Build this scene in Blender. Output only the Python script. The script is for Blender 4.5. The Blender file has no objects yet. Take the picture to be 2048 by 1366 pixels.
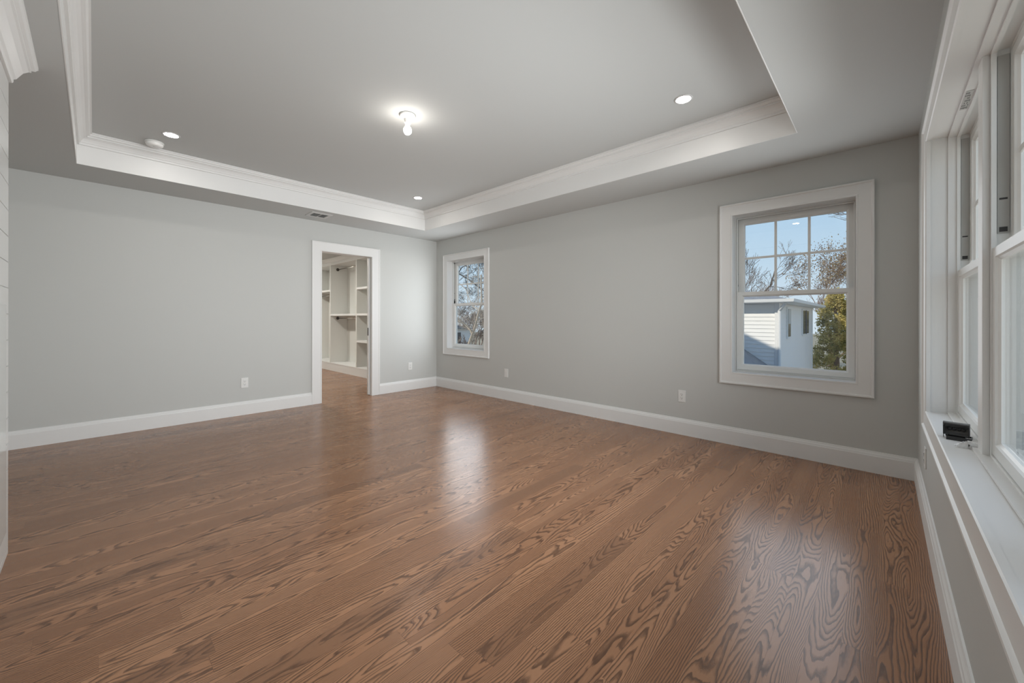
import bpy, bmesh, math, random
from mathutils import Vector, Matrix, noise as mnoise
PI = math.pi
D = bpy.data
scene = bpy.context.scene
COL = scene.collection

# ------------------------------------------------------------------ camera
YAW, ROLL, F = -0.7548, 0.0012, 787.3323
CAM = Vector((5.5056, -3.9833, 1.1447))
LB = 5.6895          # wall_right plane (x)
H = 2.440            # soffit height
HT = 2.700           # tray ceiling height
fw = Vector((math.sin(YAW), math.cos(YAW), 0)); rt = Vector((math.cos(YAW), -math.sin(YAW), 0)); up = Vector((0, 0, 1))
r2 = rt*math.cos(ROLL) + up*math.sin(ROLL); u2 = up*math.cos(ROLL) - rt*math.sin(ROLL)
cd = D.cameras.new('camera'); cam = D.objects.new('camera', cd); COL.objects.link(cam)
cam.matrix_world = Matrix(((r2.x, u2.x, -fw.x, CAM.x), (r2.y, u2.y, -fw.y, CAM.y), (r2.z, u2.z, -fw.z, CAM.z), (0, 0, 0, 1)))
cd.sensor_width = 36; cd.lens = F/2048*36; cd.shift_y = -46.4455/2048; cd.clip_start = 0.02; cd.clip_end = 400
scene.camera = cam

# ------------------------------------------------------------------ light, sky, exposure
scene.view_settings.view_transform = 'Standard'; scene.view_settings.look = 'None'
scene.view_settings.exposure = 0.0; scene.view_settings.gamma = 1.0; scene.view_settings.use_curve_mapping = False
scene.cycles.use_denoising = True
scene.cycles.max_bounces = 10; scene.cycles.diffuse_bounces = 6; scene.cycles.transparent_max_bounces = 24
scene.cycles.sample_clamp_indirect = 8.0
SKY_STRENGTH = 1.0
SUN_STRENGTH = 3.5
WAFER = 116.0        # radiance of the recessed LED lenses
BULB = 52.0         # radiance of the bare bulb
CLOSET = 1500.0  # radiance of the unseen lamps added to light the closet
def daylight_fill(name, loc, rot, sx_, sy_, radiance, color, spread=180):   # fill lamp added at a window to brighten the room
    l = D.lights.new(name, 'AREA'); l.shape = 'RECTANGLE'; l.size = sx_; l.size_y = sy_; l.color = color; l.spread = math.radians(spread)
    l.energy = radiance*PI*sx_*sy_; o = D.objects.new(name, l); COL.objects.link(o); o.location = loc; o.rotation_euler = rot
daylight_fill('daylight_fill_right', (LB-0.035, -2.27, 1.367), (0, PI/2, 0), 1.40, 2.54, 5.2, (0.95, 0.98, 1.0), 115)
daylight_fill('daylight_fill_right_outer', (LB+0.26, -2.27, 1.367), (0, PI/2, 0), 1.40, 2.54, 1.0, (1.0, 0.99, 0.97))  # second fill lamp, added to brighten the jambs of the bank
daylight_fill('daylight_fill_small', (0.757, -0.030, 1.367), (-PI/2, 0, 0), 0.86, 1.40, 3.6, (0.93, 0.97, 1.0))
daylight_fill('daylight_fill_large', (4.936, -0.030, 1.367), (-PI/2, 0, 0), 0.82, 1.40, 2.2, (0.93, 0.97, 1.0))
w = D.worlds.new('sky'); scene.world = w; w.use_nodes = True
nt = w.node_tree; nt.nodes.clear()
tc = nt.nodes.new('ShaderNodeTexCoord'); sx = nt.nodes.new('ShaderNodeSeparateXYZ'); rp = nt.nodes.new('ShaderNodeValToRGB')
bg = nt.nodes.new('ShaderNodeBackground'); wo = nt.nodes.new('ShaderNodeOutputWorld')
e = rp.color_ramp.elements
e[0].position = 0.0; e[0].color = (0.70, 0.80, 0.90, 1)
e[1].position = 0.75; e[1].color = (0.16, 0.34, 0.68, 1)
a = e.new(0.12); a.color = (0.56, 0.73, 0.90, 1)
a = e.new(0.3); a.color = (0.42, 0.64, 0.88, 1)
nt.links.new(tc.outputs['Generated'], sx.inputs[0]); nt.links.new(sx.outputs['Z'], rp.inputs[0])
nt.links.new(rp.outputs[0], bg.inputs[0]); bg.inputs[1].default_value = SKY_STRENGTH; nt.links.new(bg.outputs[0], wo.inputs[0])
sd = D.lights.new('sun', 'SUN'); sun = D.objects.new('sun', sd); COL.objects.link(sun)
sd.energy = SUN_STRENGTH; sd.angle = 0.009; sd.color = (1.0, 0.90, 0.76)
sun.rotation_euler = Vector((0.5, 1.0, -0.767)).to_track_quat('-Z', 'Y').to_euler(); sun.location = (-4, -10, 9)

# ------------------------------------------------------------------ materials
def N(t, typ, **kw):
    n = t.nodes.new(typ)
    for k, v in kw.items(): setattr(n, k, v)
    return n
def mat(name, color, rough=0.5, metallic=0.0, spec=0.5, bump=0.0, bscale=200.0, emit=None, es=0.0, coat=0.0, var=0.0, vscale=3.0):
    m = D.materials.new(name); m.use_nodes = True; t = m.node_tree; b = t.nodes['Principled BSDF']
    b.inputs['Base Color'].default_value = (*color, 1); b.inputs['Roughness'].default_value = rough
    b.inputs['Metallic'].default_value = metallic; b.inputs['Specular IOR Level'].default_value = spec
    b.inputs['Coat Weight'].default_value = coat; b.inputs['Coat Roughness'].default_value = 0.1
    if emit: b.inputs['Emission Color'].default_value = (*emit, 1); b.inputs['Emission Strength'].default_value = es
    g = N(t, 'ShaderNodeNewGeometry')
    if var:
        nz = N(t, 'ShaderNodeTexNoise'); nz.inputs['Scale'].default_value = vscale; nz.inputs['Detail'].default_value = 4
        mx = N(t, 'ShaderNodeMix', data_type='RGBA'); mx.inputs['A'].default_value = (*[c*(1-var) for c in color], 1); mx.inputs['B'].default_value = (*[min(1, c*(1+var)) for c in color], 1)
        t.links.new(g.outputs['Position'], nz.inputs['Vector']); t.links.new(nz.outputs[0], mx.inputs['Factor']); t.links.new(mx.outputs['Result'], b.inputs['Base Color'])
    if bump:
        nz = N(t, 'ShaderNodeTexNoise'); nz.inputs['Scale'].default_value = bscale; nz.inputs['Detail'].default_value = 3
        bp = N(t, 'ShaderNodeBump'); bp.inputs['Strength'].default_value = bump; bp.inputs['Distance'].default_value = 0.001
        t.links.new(g.outputs['Position'], nz.inputs['Vector']); t.links.new(nz.outputs[0], bp.inputs['Height']); t.links.new(bp.outputs[0], b.inputs['Normal'])
    return m
M = {}
M['wall'] = mat('grey_wall_paint', (0.552, 0.559, 0.540), 0.55, spec=0.3, bump=0.12, bscale=260)
M['ceil'] = mat('flat_ceiling_paint', (0.545, 0.557, 0.548), 0.8, spec=0.2, bump=0.06, bscale=220)
M['trim'] = mat('white_semigloss_trim', (0.760, 0.760, 0.748), 0.42, spec=0.4)
M['gloss'] = mat('white_gloss_panel', (0.74, 0.76, 0.74), 0.08, spec=0.6)
M['ship'] = mat('white_shiplap_paint', (0.73, 0.735, 0.72), 0.22, spec=0.5)
M['vinyl'] = mat('white_vinyl_frame', (0.78, 0.79, 0.775), 0.3)
M['balance'] = mat('grey_balance_track', (0.42, 0.42, 0.40), 0.5)
M['closet'] = mat('closet_melamine', (0.70, 0.70, 0.67), 0.4)
M['plate'] = mat('outlet_plastic', (0.76, 0.76, 0.74), 0.3)
M['dark'] = mat('dark_slot', (0.03, 0.03, 0.03), 0.6)
M['black'] = mat('black_plastic', (0.022, 0.022, 0.023), 0.35)
M['grey_plastic'] = mat('grey_plastic', (0.11, 0.11, 0.11), 0.3)
M['chrome'] = mat('brushed_chrome', (0.72, 0.70, 0.66), 0.22, metallic=1.0)
M['darkmetal'] = mat('dark_flange_metal', (0.09, 0.085, 0.08), 0.4, metallic=0.6)
M['bronze'] = mat('black_latch', (0.015, 0.014, 0.013), 0.35, metallic=0.5)
M['porcelain'] = mat('white_porcelain', (0.8, 0.79, 0.76), 0.25)
M['lens'] = mat('led_lens', (0.9, 0.9, 0.9), 0.5, emit=(1.0, 0.955, 0.90), es=WAFER)
M['lensc'] = mat('added_closet_lens', (0.9, 0.9, 0.9), 0.5, emit=(1.0, 0.97, 0.90), es=CLOSET)
M['bulb'] = mat('lit_bulb', (0.9, 0.9, 0.9), 0.4, emit=(1.0, 0.94, 0.86), es=BULB)
M['vent'] = mat('vent_white', (0.58, 0.58, 0.57), 0.4)
M['ventshade'] = mat('duct_shade', (0.10, 0.10, 0.095), 0.7)
M['sticker'] = mat('sticker_grey', (0.52, 0.52, 0.50), 0.6)
M['siding'] = mat('white_siding', (0.84, 0.83, 0.815), 0.5, var=0.04, vscale=1.5)
M['housetrim'] = mat('house_white_trim', (0.80, 0.80, 0.80), 0.45)
M['shingle'] = mat('grey_shingles', (0.25, 0.255, 0.27), 0.9, var=0.35, vscale=9)
M['houseglass'] = mat('dark_house_glass', (0.05, 0.055, 0.065), 0.15)
M['shutter'] = mat('dark_shutter', (0.07, 0.07, 0.085), 0.6)
M['bark'] = mat('grey_bark', (0.14, 0.115, 0.10), 0.9, var=0.3, vscale=6)
M['shadebark'] = mat('shaded_bark', (0.055, 0.05, 0.05), 0.9, var=0.3, vscale=6)  # shade on the limbs put into the bark colour
M['sunbark'] = mat('sunlit_bark', (0.50, 0.42, 0.34), 0.9, var=0.25, vscale=5)  # sunlight on the trunk put into the bark colour
M['brownbark'] = mat('brown_twigs', (0.24, 0.165, 0.125), 0.9, var=0.3, vscale=4)
M['ground'] = mat('winter_lawn', (0.34, 0.29, 0.20), 1.0, var=0.35, vscale=0.8)
M['roofown'] = mat('own_roof', (0.22, 0.22, 0.23), 0.9)

def leaf_mat(name, ca, cb, cc, sc):
    m = D.materials.new(name); m.use_nodes = True; t = m.node_tree; b = t.nodes['Principled BSDF']
    g = N(t, 'ShaderNodeNewGeometry'); nz = N(t, 'ShaderNodeTexNoise'); nz.inputs['Scale'].default_value = sc; nz.inputs['Detail'].default_value = 5
    rp = N(t, 'ShaderNodeValToRGB'); e = rp.color_ramp.elements
    e[0].position = 0.36; e[0].color = (*ca, 1); e[1].position = 0.64; e[1].color = (*cc, 1); x = e.new(0.5); x.color = (*cb, 1)
    t.links.new(g.outputs['Position'], nz.inputs['Vector']); t.links.new(nz.outputs[0], rp.inputs[0]); t.links.new(rp.outputs[0], b.inputs['Base Color'])
    b.inputs['Roughness'].default_value = 0.7; b.inputs['Specular IOR Level'].default_value = 0.2
    tr = N(t, 'ShaderNodeBsdfTranslucent'); t.links.new(rp.outputs[0], tr.inputs[0])
    mx = N(t, 'ShaderNodeMixShader'); mx.inputs[0].default_value = 0.3
    t.links.new(b.outputs[0], mx.inputs[1]); t.links.new(tr.outputs[0], mx.inputs[2]); t.links.new(mx.outputs[0], t.nodes['Material Output'].inputs[0])
    return m
M['juniper'] = leaf_mat('juniper_leaves', (0.23, 0.22, 0.075), (0.52, 0.44, 0.15), (0.76, 0.61, 0.25), 3.4)
M['oakleaf'] = leaf_mat('dry_oak_leaves', (0.22, 0.15, 0.10), (0.36, 0.25, 0.15), (0.46, 0.36, 0.19), 2.0)

def glass_mat():
    m = D.materials.new('window_glass'); m.use_nodes = True; t = m.node_tree; t.nodes.clear()
    o = N(t, 'ShaderNodeOutputMaterial'); tr = N(t, 'ShaderNodeBsdfTransparent'); tr.inputs[0].default_value = (0.97, 0.985, 0.98, 1)
    gl = N(t, 'ShaderNodeBsdfGlossy'); gl.inputs['Roughness'].default_value = 0.0
    g = N(t, 'ShaderNodeNewGeometry'); dt = N(t, 'ShaderNodeVectorMath', operation='DOT_PRODUCT')      # Schlick reflectance, both sides of the pane alike
    t.links.new(g.outputs['Incoming'], dt.inputs[0]); t.links.new(g.outputs['Normal'], dt.inputs[1])
    ab = N(t, 'ShaderNodeMath', operation='ABSOLUTE'); t.links.new(dt.outputs['Value'], ab.inputs[0])
    iv = N(t, 'ShaderNodeMath', operation='SUBTRACT'); iv.inputs[0].default_value = 1.0; t.links.new(ab.outputs[0], iv.inputs[1])
    pw = N(t, 'ShaderNodeMath', operation='POWER'); t.links.new(iv.outputs[0], pw.inputs[0]); pw.inputs[1].default_value = 5.0
    fr = N(t, 'ShaderNodeMath', operation='MULTIPLY_ADD'); t.links.new(pw.outputs[0], fr.inputs[0]); fr.inputs[1].default_value = 0.96; fr.inputs[2].default_value = 0.04
    mx = N(t, 'ShaderNodeMixShader')
    t.links.new(fr.outputs[0], mx.inputs[0]); t.links.new(tr.outputs[0], mx.inputs[1]); t.links.new(gl.outputs[0], mx.inputs[2]); t.links.new(mx.outputs[0], o.inputs[0])
    return m
M['glass'] = glass_mat()
def bag_mat():
    m = D.materials.new('clear_plastic_film'); m.use_nodes = True; t = m.node_tree; t.nodes.clear()
    o = N(t, 'ShaderNodeOutputMaterial'); tr = N(t, 'ShaderNodeBsdfTransparent'); tr.inputs[0].default_value = (0.93, 0.93, 0.93, 1)
    b = N(t, 'ShaderNodeBsdfPrincipled'); b.inputs['Base Color'].default_value = (0.85, 0.85, 0.85, 1); b.inputs['Roughness'].default_value = 0.15
    mx = N(t, 'ShaderNodeMixShader'); mx.inputs[0].default_value = 0.5
    t.links.new(tr.outputs[0], mx.inputs[1]); t.links.new(b.outputs[0], mx.inputs[2]); t.links.new(mx.outputs[0], o.inputs[0])
    return m
M['film'] = bag_mat()

def floor_mat():
    m = D.materials.new('stained_oak_strip_floor'); m.use_nodes = True; t = m.node_tree; b = t.nodes['Principled BSDF']; L = t.links.new
    def MA(op, x, y=None, z=None, clamp=False):
        n = N(t, 'ShaderNodeMath', operation=op, use_clamp=clamp)
        for i, v in enumerate((x, y, z)):
            if v is None: continue
            if isinstance(v, (int, float)): n.inputs[i].default_value = v
            else: L(v, n.inputs[i])
        return n.outputs[0]
    def CMB(x, y, z):
        n = N(t, 'ShaderNodeCombineXYZ')
        for i, v in enumerate((x, y, z)):
            if isinstance(v, (int, float)): n.inputs[i].default_value = v
            else: L(v, n.inputs[i])
        return n.outputs[0]
    def WN(v):
        n = N(t, 'ShaderNodeTexWhiteNoise', noise_dimensions='3D'); L(v, n.inputs['Vector'])
        s = N(t, 'ShaderNodeSeparateColor'); L(n.outputs['Color'], s.inputs[0]); return s.outputs[0], s.outputs[1], s.outputs[2]
    def NZ(v, sc, det=2, ro=0.5):
        n = N(t, 'ShaderNodeTexNoise', noise_dimensions='3D'); L(v, n.inputs['Vector']); n.inputs['Scale'].default_value = sc; n.inputs['Detail'].default_value = det; n.inputs['Roughness'].default_value = ro
        return n.outputs[0]
    def MIX(f, a, c):
        n = N(t, 'ShaderNodeMix', data_type='RGBA'); 
        if isinstance(f, (int, float)): n.inputs['Factor'].default_value = f
        else: L(f, n.inputs['Factor'])
        for k, v in (('A', a), ('B', c)):
            if isinstance(v, tuple): n.inputs[k].default_value = (*v, 1)
            else: L(v, n.inputs[k])
        return n.outputs['Result']
    g = N(t, 'ShaderNodeNewGeometry'); s = N(t, 'ShaderNodeSeparateXYZ'); L(g.outputs['Position'], s.inputs[0]); X, Y = s.outputs[0], s.outputs[1]
    W = 0.0915
    u = MA('DIVIDE', MA('ADD', X, 20*W-4.76+10*W*10), W)
    col = MA('FLOOR', u); fu = MA('FRACT', u)
    c1, c2, c3 = WN(CMB(col, 3.7, 1.1))
    ln = MA('MULTIPLY_ADD', c1, 1.5, 0.9); v = MA('DIVIDE', MA('MULTIPLY_ADD', c2, 5.0, MA('ADD', Y, 30.0)), ln)
    row = MA('FLOOR', v); fv = MA('FRACT', v)
    a1, a2, a3 = WN(CMB(col, row, 5.3)); b1, b2, b3 = WN(CMB(col, row, 9.1))
    gx = MA('MULTIPLY', MA('SUBTRACT', fu, 0.5), W)          # metres across the board
    # slowly wandering annual-ring field, sliced flat: contours give cathedrals, loops and straight grain
    base = CMB(MA('MULTIPLY_ADD', a1, 40.0, MA('MULTIPLY', gx, 10.5)), MA('MULTIPLY_ADD', a2, 40.0, MA('MULTIPLY', Y, 1.35)), MA('MULTIPLY', a3, 40.0))
    n1 = NZ(base, 1.0, 1, 0.4)
    wob = NZ(CMB(MA('MULTIPLY_ADD', b1, 30.0, MA('MULTIPLY', gx, 50.0)), MA('MULTIPLY', Y, 9.0), MA('MULTIPLY', b2, 30.0)), 1.0, 2, 0.5)
    off = MA('MULTIPLY', MA('SUBTRACT', b3, 0.5), 0.07)
    px = MA('ADD', gx, off)
    par = MA('MULTIPLY', MA('MULTIPLY', px, px), 1250.0)
    cath = MA('GREATER_THAN', b1, 0.16)                       # plain-sawn or quartered
    straight = MA('MULTIPLY', gx, MA('MULTIPLY_ADD', b2, 70.0, 80.0))
    parx = MA('MULTIPLY_ADD', cath, MA('SUBTRACT', par, straight), straight)
    drift = MA('MULTIPLY', Y, MA('MULTIPLY_ADD', a1, 9.0, -4.5))
    amp = MA('MULTIPLY_ADD', cath, 15.0, 4.0)
    f = MA('ADD', MA('ADD', MA('MULTIPLY', n1, amp), parx), MA('ADD', drift, MA('MULTIPLY', wob, 1.3)))
    fr = MA('FRACT', f)
    saw = MA('MULTIPLY', MA('POWER', fr, 1.6), MA('SUBTRACT', 1.0, MA('POWER', fr, 10.0)))
    ring = MA('MULTIPLY', MA('SUBTRACT', saw, 0.22), 2.4, clamp=True)
    pores = NZ(CMB(MA('MULTIPLY_ADD', a1, 9.0, MA('MULTIPLY', X, 700.0)), MA('MULTIPLY', Y, 16.0), 0.0), 1.0, 2, 0.6)
    pr = MA('MULTIPLY', MA('SUBTRACT', pores, 0.5), 2.2)
    broad = NZ(CMB(MA('MULTIPLY', X, 14.0), MA('MULTIPLY', Y, 1.5), a2), 1.0, 2, 0.5)
    fac = MA('ADD', MA('MULTIPLY', ring, 0.80), MA('ADD', MA('MULTIPLY', pr, 0.18), MA('MULTIPLY', MA('SUBTRACT', broad, 0.5), 0.30)), clamp=True)
    light = MIX(a3, (0.392, 0.206, 0.113), (0.310, 0.154, 0.081))
    dark = (0.070, 0.0315, 0.0160)
    colr = MIX(fac, light, dark)
    short = MA('MULTIPLY', MA('GREATER_THAN', b2, 0.93), 0.45)
    colr = MIX(short, colr, (0.135, 0.066, 0.036))
    seam = MA('MAXIMUM', MA('GREATER_THAN', MA('ABSOLUTE', MA('SUBTRACT', fu, 0.5)), 0.4945), MA('LESS_THAN', MA('MULTIPLY', fv, ln), 0.0010))
    colr = MIX(MA('MULTIPLY', seam, 0.42), colr, (0.055, 0.025, 0.014))
    L(colr, b.inputs['Base Color'])
    L(MA('MULTIPLY_ADD', ring, 0.05, MA('MULTIPLY_ADD', broad, 0.06, 0.215)), b.inputs['Roughness'])
    b.inputs['Specular IOR Level'].default_value = 0.43
    bp = N(t, 'ShaderNodeBump'); bp.inputs['Strength'].default_value = 0.12; bp.inputs['Distance'].default_value = 0.0006
    L(MA('SUBTRACT', 1.0, MA('ADD', MA('MULTIPLY', fac, 0.6), seam)), bp.inputs['Height']); L(bp.outputs[0], b.inputs['Normal'])
    return m
M['floor'] = floor_mat()

# ------------------------------------------------------------------ mesh helpers
ident = lambda p: p
mapA = lambda p: (-p[1], p[0], p[2])          # wall_left : u=y, w outward = -x
mapB = lambda p: (p[0], p[1], p[2])           # wall_back : u=x, w outward = +y
mapC = lambda p: (LB + p[1], p[0], p[2])      # wall_right: u=y, w outward = +x
class MB:
    def __init__(s, m=ident): s.bm = bmesh.new(); s.m = m
    def v(s, *p): return s.bm.verts.new(s.m(p))
    def quad(s, *pts): return s.bm.faces.new([s.v(*p) for p in pts])
    def box(s, x0, x1, y0, y1, z0, z1, bev=0.0):
        vs = [s.v(x, y, z) for z in (z0, z1) for y in (y0, y1) for x in (x0, x1)]
        fs = [s.bm.faces.new([vs[i] for i in q]) for q in ((0, 2, 3, 1), (4, 5, 7, 6), (0, 1, 5, 4), (2, 6, 7, 3), (0, 4, 6, 2), (1, 3, 7, 5))]
        if bev:
            es = list({e for f in fs for e in f.edges})
            bmesh.ops.bevel(s.bm, geom=es, offset=bev, segments=2, affect='EDGES', profile=0.6)
        return s
    def rings(s, loops, closed=True, capa=False, capb=False):
        vl = [[s.v(*p) for p in l] for l in loops]; n = len(vl[0])
        for a, b in zip(vl, vl[1:]):
            for i in range(n if closed else n-1):
                j = (i+1) % n
                s.bm.faces.new((a[i], a[j], b[j], b[i]))
        if capa: s.bm.faces.new(vl[0])
        if capb: s.bm.faces.new(vl[-1][::-1])
        return vl
    def lathe(s, prof, c=(0, 0, 0), n=32, axis='z'):
        loops = []
        for r, h in prof:
            l = []
            for i in range(n):
                a = 2*PI*i/n; p, q = r*math.cos(a), r*math.sin(a)
                l.append((c[0]+p, c[1]+q, c[2]+h) if axis == 'z' else ((c[0]+h, c[1]+p, c[2]+q) if axis == 'x' else (c[0]+p, c[1]+h, c[2]+q)))
            loops.append(l)
        s.rings(loops, True, True, True); return s
    def tube(s, pts, rad, n=8):
        loops = []
        for i, p in enumerate(pts):
            p = Vector(p); d = (Vector(pts[min(i+1, len(pts)-1)])-Vector(pts[max(i-1, 0)])).normalized()
            x = d.orthogonal().normalized() if i == 0 else (px - d*px.dot(d)).normalized()
            px = x; y = d.cross(x); r = rad[i] if isinstance(rad, (list, tuple)) else rad
            loops.append([tuple(p + (x*math.cos(2*PI*k/n)+y*math.sin(2*PI*k/n))*r) for k in range(n)])
        s.rings(loops, True, True, True); return s
    def frame(s, u0, u1, z0, z1, prof, open_bottom=False, su=1.0):
        """picture frame swept round a rectangle; prof = [(inset from the outer edge, w)]"""
        loops = []
        for a, wv in prof:
            c = a*su
            if open_bottom: loops.append([(u0+c, wv, z0), (u0+c, wv, z1-a), (u1-c, wv, z1-a), (u1-c, wv, z0)])
            else: loops.append([(u0+c, wv, z0+a), (u0+c, wv, z1-a), (u1-c, wv, z1-a), (u1-c, wv, z0+a)])
        s.rings(loops, not open_bottom)
        return s
    def build(s, name, m, parent=None, smooth=False, kind=None, label=None, cat=None, group=None, loc=None):
        bmesh.ops.recalc_face_normals(s.bm, faces=s.bm.faces)
        me = D.meshes.new(name); s.bm.to_mesh(me); s.bm.free()
        if smooth:
            for p in me.polygons: p.use_smooth = True
        o = D.objects.new(name, me); COL.objects.link(o); me.materials.append(m)
        if parent: o.parent = parent; o.matrix_parent_inverse = Matrix.Translation(-Vector(parent_world(parent)))
        tag(o, label, cat, group, kind); return o
def parent_world(p):      # meshes are modelled in room coordinates; only the Empties are placed
    return p.location if p.type == 'EMPTY' else (0, 0, 0)
def tag(o, label=None, cat=None, group=None, kind=None):
    if label: o['label'] = label
    if cat: o['category'] = cat
    if group: o['group'] = group
    if kind: o['kind'] = kind
    return o
def empty(name, loc, label=None, cat=None, group=None, kind=None):
    o = D.objects.new(name, None); COL.objects.link(o); o.location = loc; o.empty_display_size = 0.05
    return tag(o, label, cat, group, kind)
def wall(name, mp, u0, u1, z0, z1, th, holes, m, wfront=0.0):
    us = sorted({u0, u1, *[h[0] for h in holes], *[h[1] for h in holes]}); zs = sorted({z0, z1, *[h[2] for h in holes], *[h[3] for h in holes]})
    solid = lambda i, j: 0 <= i < len(us)-1 and 0 <= j < len(zs)-1 and not any(h[0]-1e-6 <= us[i] and us[i+1] <= h[1]+1e-6 and h[2]-1e-6 <= zs[j] and zs[j+1] <= h[3]+1e-6 for h in holes)
    b = MB(mp); f0, f1 = wfront, wfront+th
    for i in range(len(us)-1):
        for j in range(len(zs)-1):
            if not solid(i, j): continue
            a, c, d, e_ = us[i], us[i+1], zs[j], zs[j+1]
            b.quad((a, f0, d), (c, f0, d), (c, f0, e_), (a, f0, e_)); b.quad((a, f1, d), (a, f1, e_), (c, f1, e_), (c, f1, d))
            if not solid(i-1, j): b.quad((a, f0, d), (a, f0, e_), (a, f1, e_), (a, f1, d))
            if not solid(i+1, j): b.quad((c, f0, d), (c, f1, d), (c, f1, e_), (c, f0, e_))
            if not solid(i, j-1): b.quad((a, f0, d), (a, f1, d), (c, f1, d), (c, f0, d))
            if not solid(i, j+1): b.quad((a, f0, e_), (c, f0, e_), (c, f1, e_), (a, f1, e_))
    bmesh.ops.remove_doubles(b.bm, verts=b.bm.verts, dist=1e-5)
    return b.build(name, m, kind='structure')

# ------------------------------------------------------------------ room shell
YF = -4.90                      # wall_front (behind the chimney breast)
WT = 0.20
Z0W, Z1W = 0.657, 2.077         # window openings
WB1 = (0.313, 1.202); WB2 = (4.512, 5.361)
WC = (-3.56, -0.985)            # bank opening in wall_right
DY0, DY1, DZ = -1.897, -1.168, 2.045
b = MB(); b.box(-4.6, LB+0.0, YF, 0.0, -0.06, 0.0); b.build('floor', M['floor'], kind='structure')
wall('wall_left', mapA, YF, WT, 0, 2.76, 0.12, [(DY0-0.02, DY1+0.02, 0, DZ+0.02)], M['wall'])
wall('wall_back', mapB, 0.0, LB+WT, 0, 2.76, WT, [(WB1[0], WB1[1], Z0W, Z1W), (WB2[0], WB2[1], Z0W, Z1W)], M['wall'])
wall('wall_right', mapC, YF, 0.0, 0, 2.76, WT, [(WC[0], WC[1], Z0W, Z1W)], M['wall'])
b = MB(); b.box(-0.12, LB+WT, YF-0.15, YF, 0, 2.76); b.build('wall_front', M['wall'], kind='structure')
# tray ceiling : soffit ring, riser, raised field
TX0, TX1, TY0, TY1 = 0.577, 5.075, -4.085, -0.624
b = MB()
xs = (0.0, TX0, TX1, LB); ys = (YF, TY0, TY1, 0.0)
for i in range(3):
    for j in range(3):
        if i == 1 and j == 1: b.quad((xs[1], ys[1], HT), (xs[2], ys[1], HT), (xs[2], ys[2], HT), (xs[1], ys[2], HT))
        else: b.quad((xs[i], ys[j], H), (xs[i+1], ys[j], H), (xs[i+1], ys[j+1], H), (xs[i], ys[j+1], H))
for (p, q) in (((TX0, TY0), (TX1, TY0)), ((TX1, TY0), (TX1, TY1)), ((TX1, TY1), (TX0, TY1)), ((TX0, TY1), (TX0, TY0))):
    b.quad((*p, H), (*q, H), (*q, HT), (*p, HT))
b.quad((0, YF, 2.76), (LB, YF, 2.76), (LB, 0, 2.76), (0, 0, 2.76))
for (p, q) in (((0, YF), (LB, YF)), ((LB, YF), (LB, 0)), ((LB, 0), (0, 0)), ((0, 0), (0, YF))): b.quad((*p, H), (*q, H), (*q, 2.76), (*p, 2.76))
bmesh.ops.remove_doubles(b.bm, verts=b.bm.verts, dist=1e-5)
b.build('ceiling', M['ceil'], kind='structure')
# white riser board and crown inside the tray
b = MB(); prof = [(0.0, H-0.001), (0.005, H-0.001), (0.005, 2.602), (0.018, 2.602), (0.020, 2.606), (0.020, 2.618), (0.025, 2.622), (0.031, 2.634), (0.043, 2.650), (0.058, 2.660), (0.066, 2.662), (0.066, 2.672), (0.074, 2.674), (0.080, 2.680), (0.083, 2.688), (0.092, 2.689), (0.092, HT), (0.0, HT)]
b.rings([[(TX0+p, TY0+p, z), (TX1-p, TY0+p, z), (TX1-p, TY1-p, z), (TX0+p, TY1-p, z)] for p, z in prof])
b.build('trim_1', M['trim'], kind='structure', label='white riser board and stepped crown moulding inside the tray ceiling')
# house roof over the room (throws the shade seen on the neighbour's wall)
b = MB(); rz = lambda x: 2.80+0.51*(6.35-x)
pr_ = [(6.35, 2.78), (6.35, rz(6.35)), (-2.0, rz(-2.0)), (-5.0, rz(-2.0)-0.51*3.0), (-5.0, 2.78)]
b.rings([[(x, y, max(z, 2.78)) for x, z in pr_] for y in (-5.6, 0.45)], True, True, True)
b.build('roof', M['roofown'], kind='structure')

# baseboards
BBP = [(0.0, 0.0), (0.019, 0.0), (0.019, 0.124), (0.016, 0.129), (0.0145, 0.138), (0.009, 0.147), (0.006, 0.157), (0.0, 0.158)]
def baseboard(name, segs):
    b = MB()
    for fn0, fn1 in segs:
        l0 = [fn0(d, z) for d, z in BBP]; l1 = [fn1(d, z) for d, z in BBP]
        b.rings([l0, l1], True, True, True)
    return b.build(name, M['trim'], kind='structure')
CO = 0.129      # casing outer offset from the door opening
baseboard('baseboard_left', [(lambda d, z: (d, DY1+CO, z), lambda d, z: (d, -d, z)), (lambda d, z: (d, YF, z), lambda d, z: (d, DY0-0.105, z))])
baseboard('baseboard_back', [(lambda d, z: (d, -d, z), lambda d, z: (LB-d, -d, z))])
baseboard('baseboard_right', [(lambda d, z: (LB-d, -d, z), lambda d, z: (LB-d, YF, z))])

# chimney breast with shiplap face
BX0, BX1, BY = 2.40, 5.0, -4.268
b = MB(); prof = [(YF, 0.0), (BY, 0.0)]
z = 1.917-0.1257*15
while z < H-0.02:
    if z > 0.02: prof += [(BY, z-0.0022), (BY-0.007, z-0.0018), (BY-0.007, z+0.0018), (BY, z+0.0022)]
    z += 0.1257
prof += [(BY, H), (YF, H)]
b.rings([[(x, y, z) for y, z in prof] for x in (BX0, BX1)], True, True, True)
b.build('wall_chimney', M['ship'], kind='structure', label='white shiplap chimney breast at the left edge of the photo')
b = MB(); cp = [(0.0, 2.297), (0.010, 2.297), (0.014, 2.306), (0.014, 2.318), (0.022, 2.326), (0.030, 2.345), (0.042, 2.372), (0.058, 2.392), (0.066, 2.396), (0.066, 2.406), (0.078, 2.412), (0.085, 2.424), (0.088, 2.426), (0.088, H), (0.0, H)]
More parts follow.
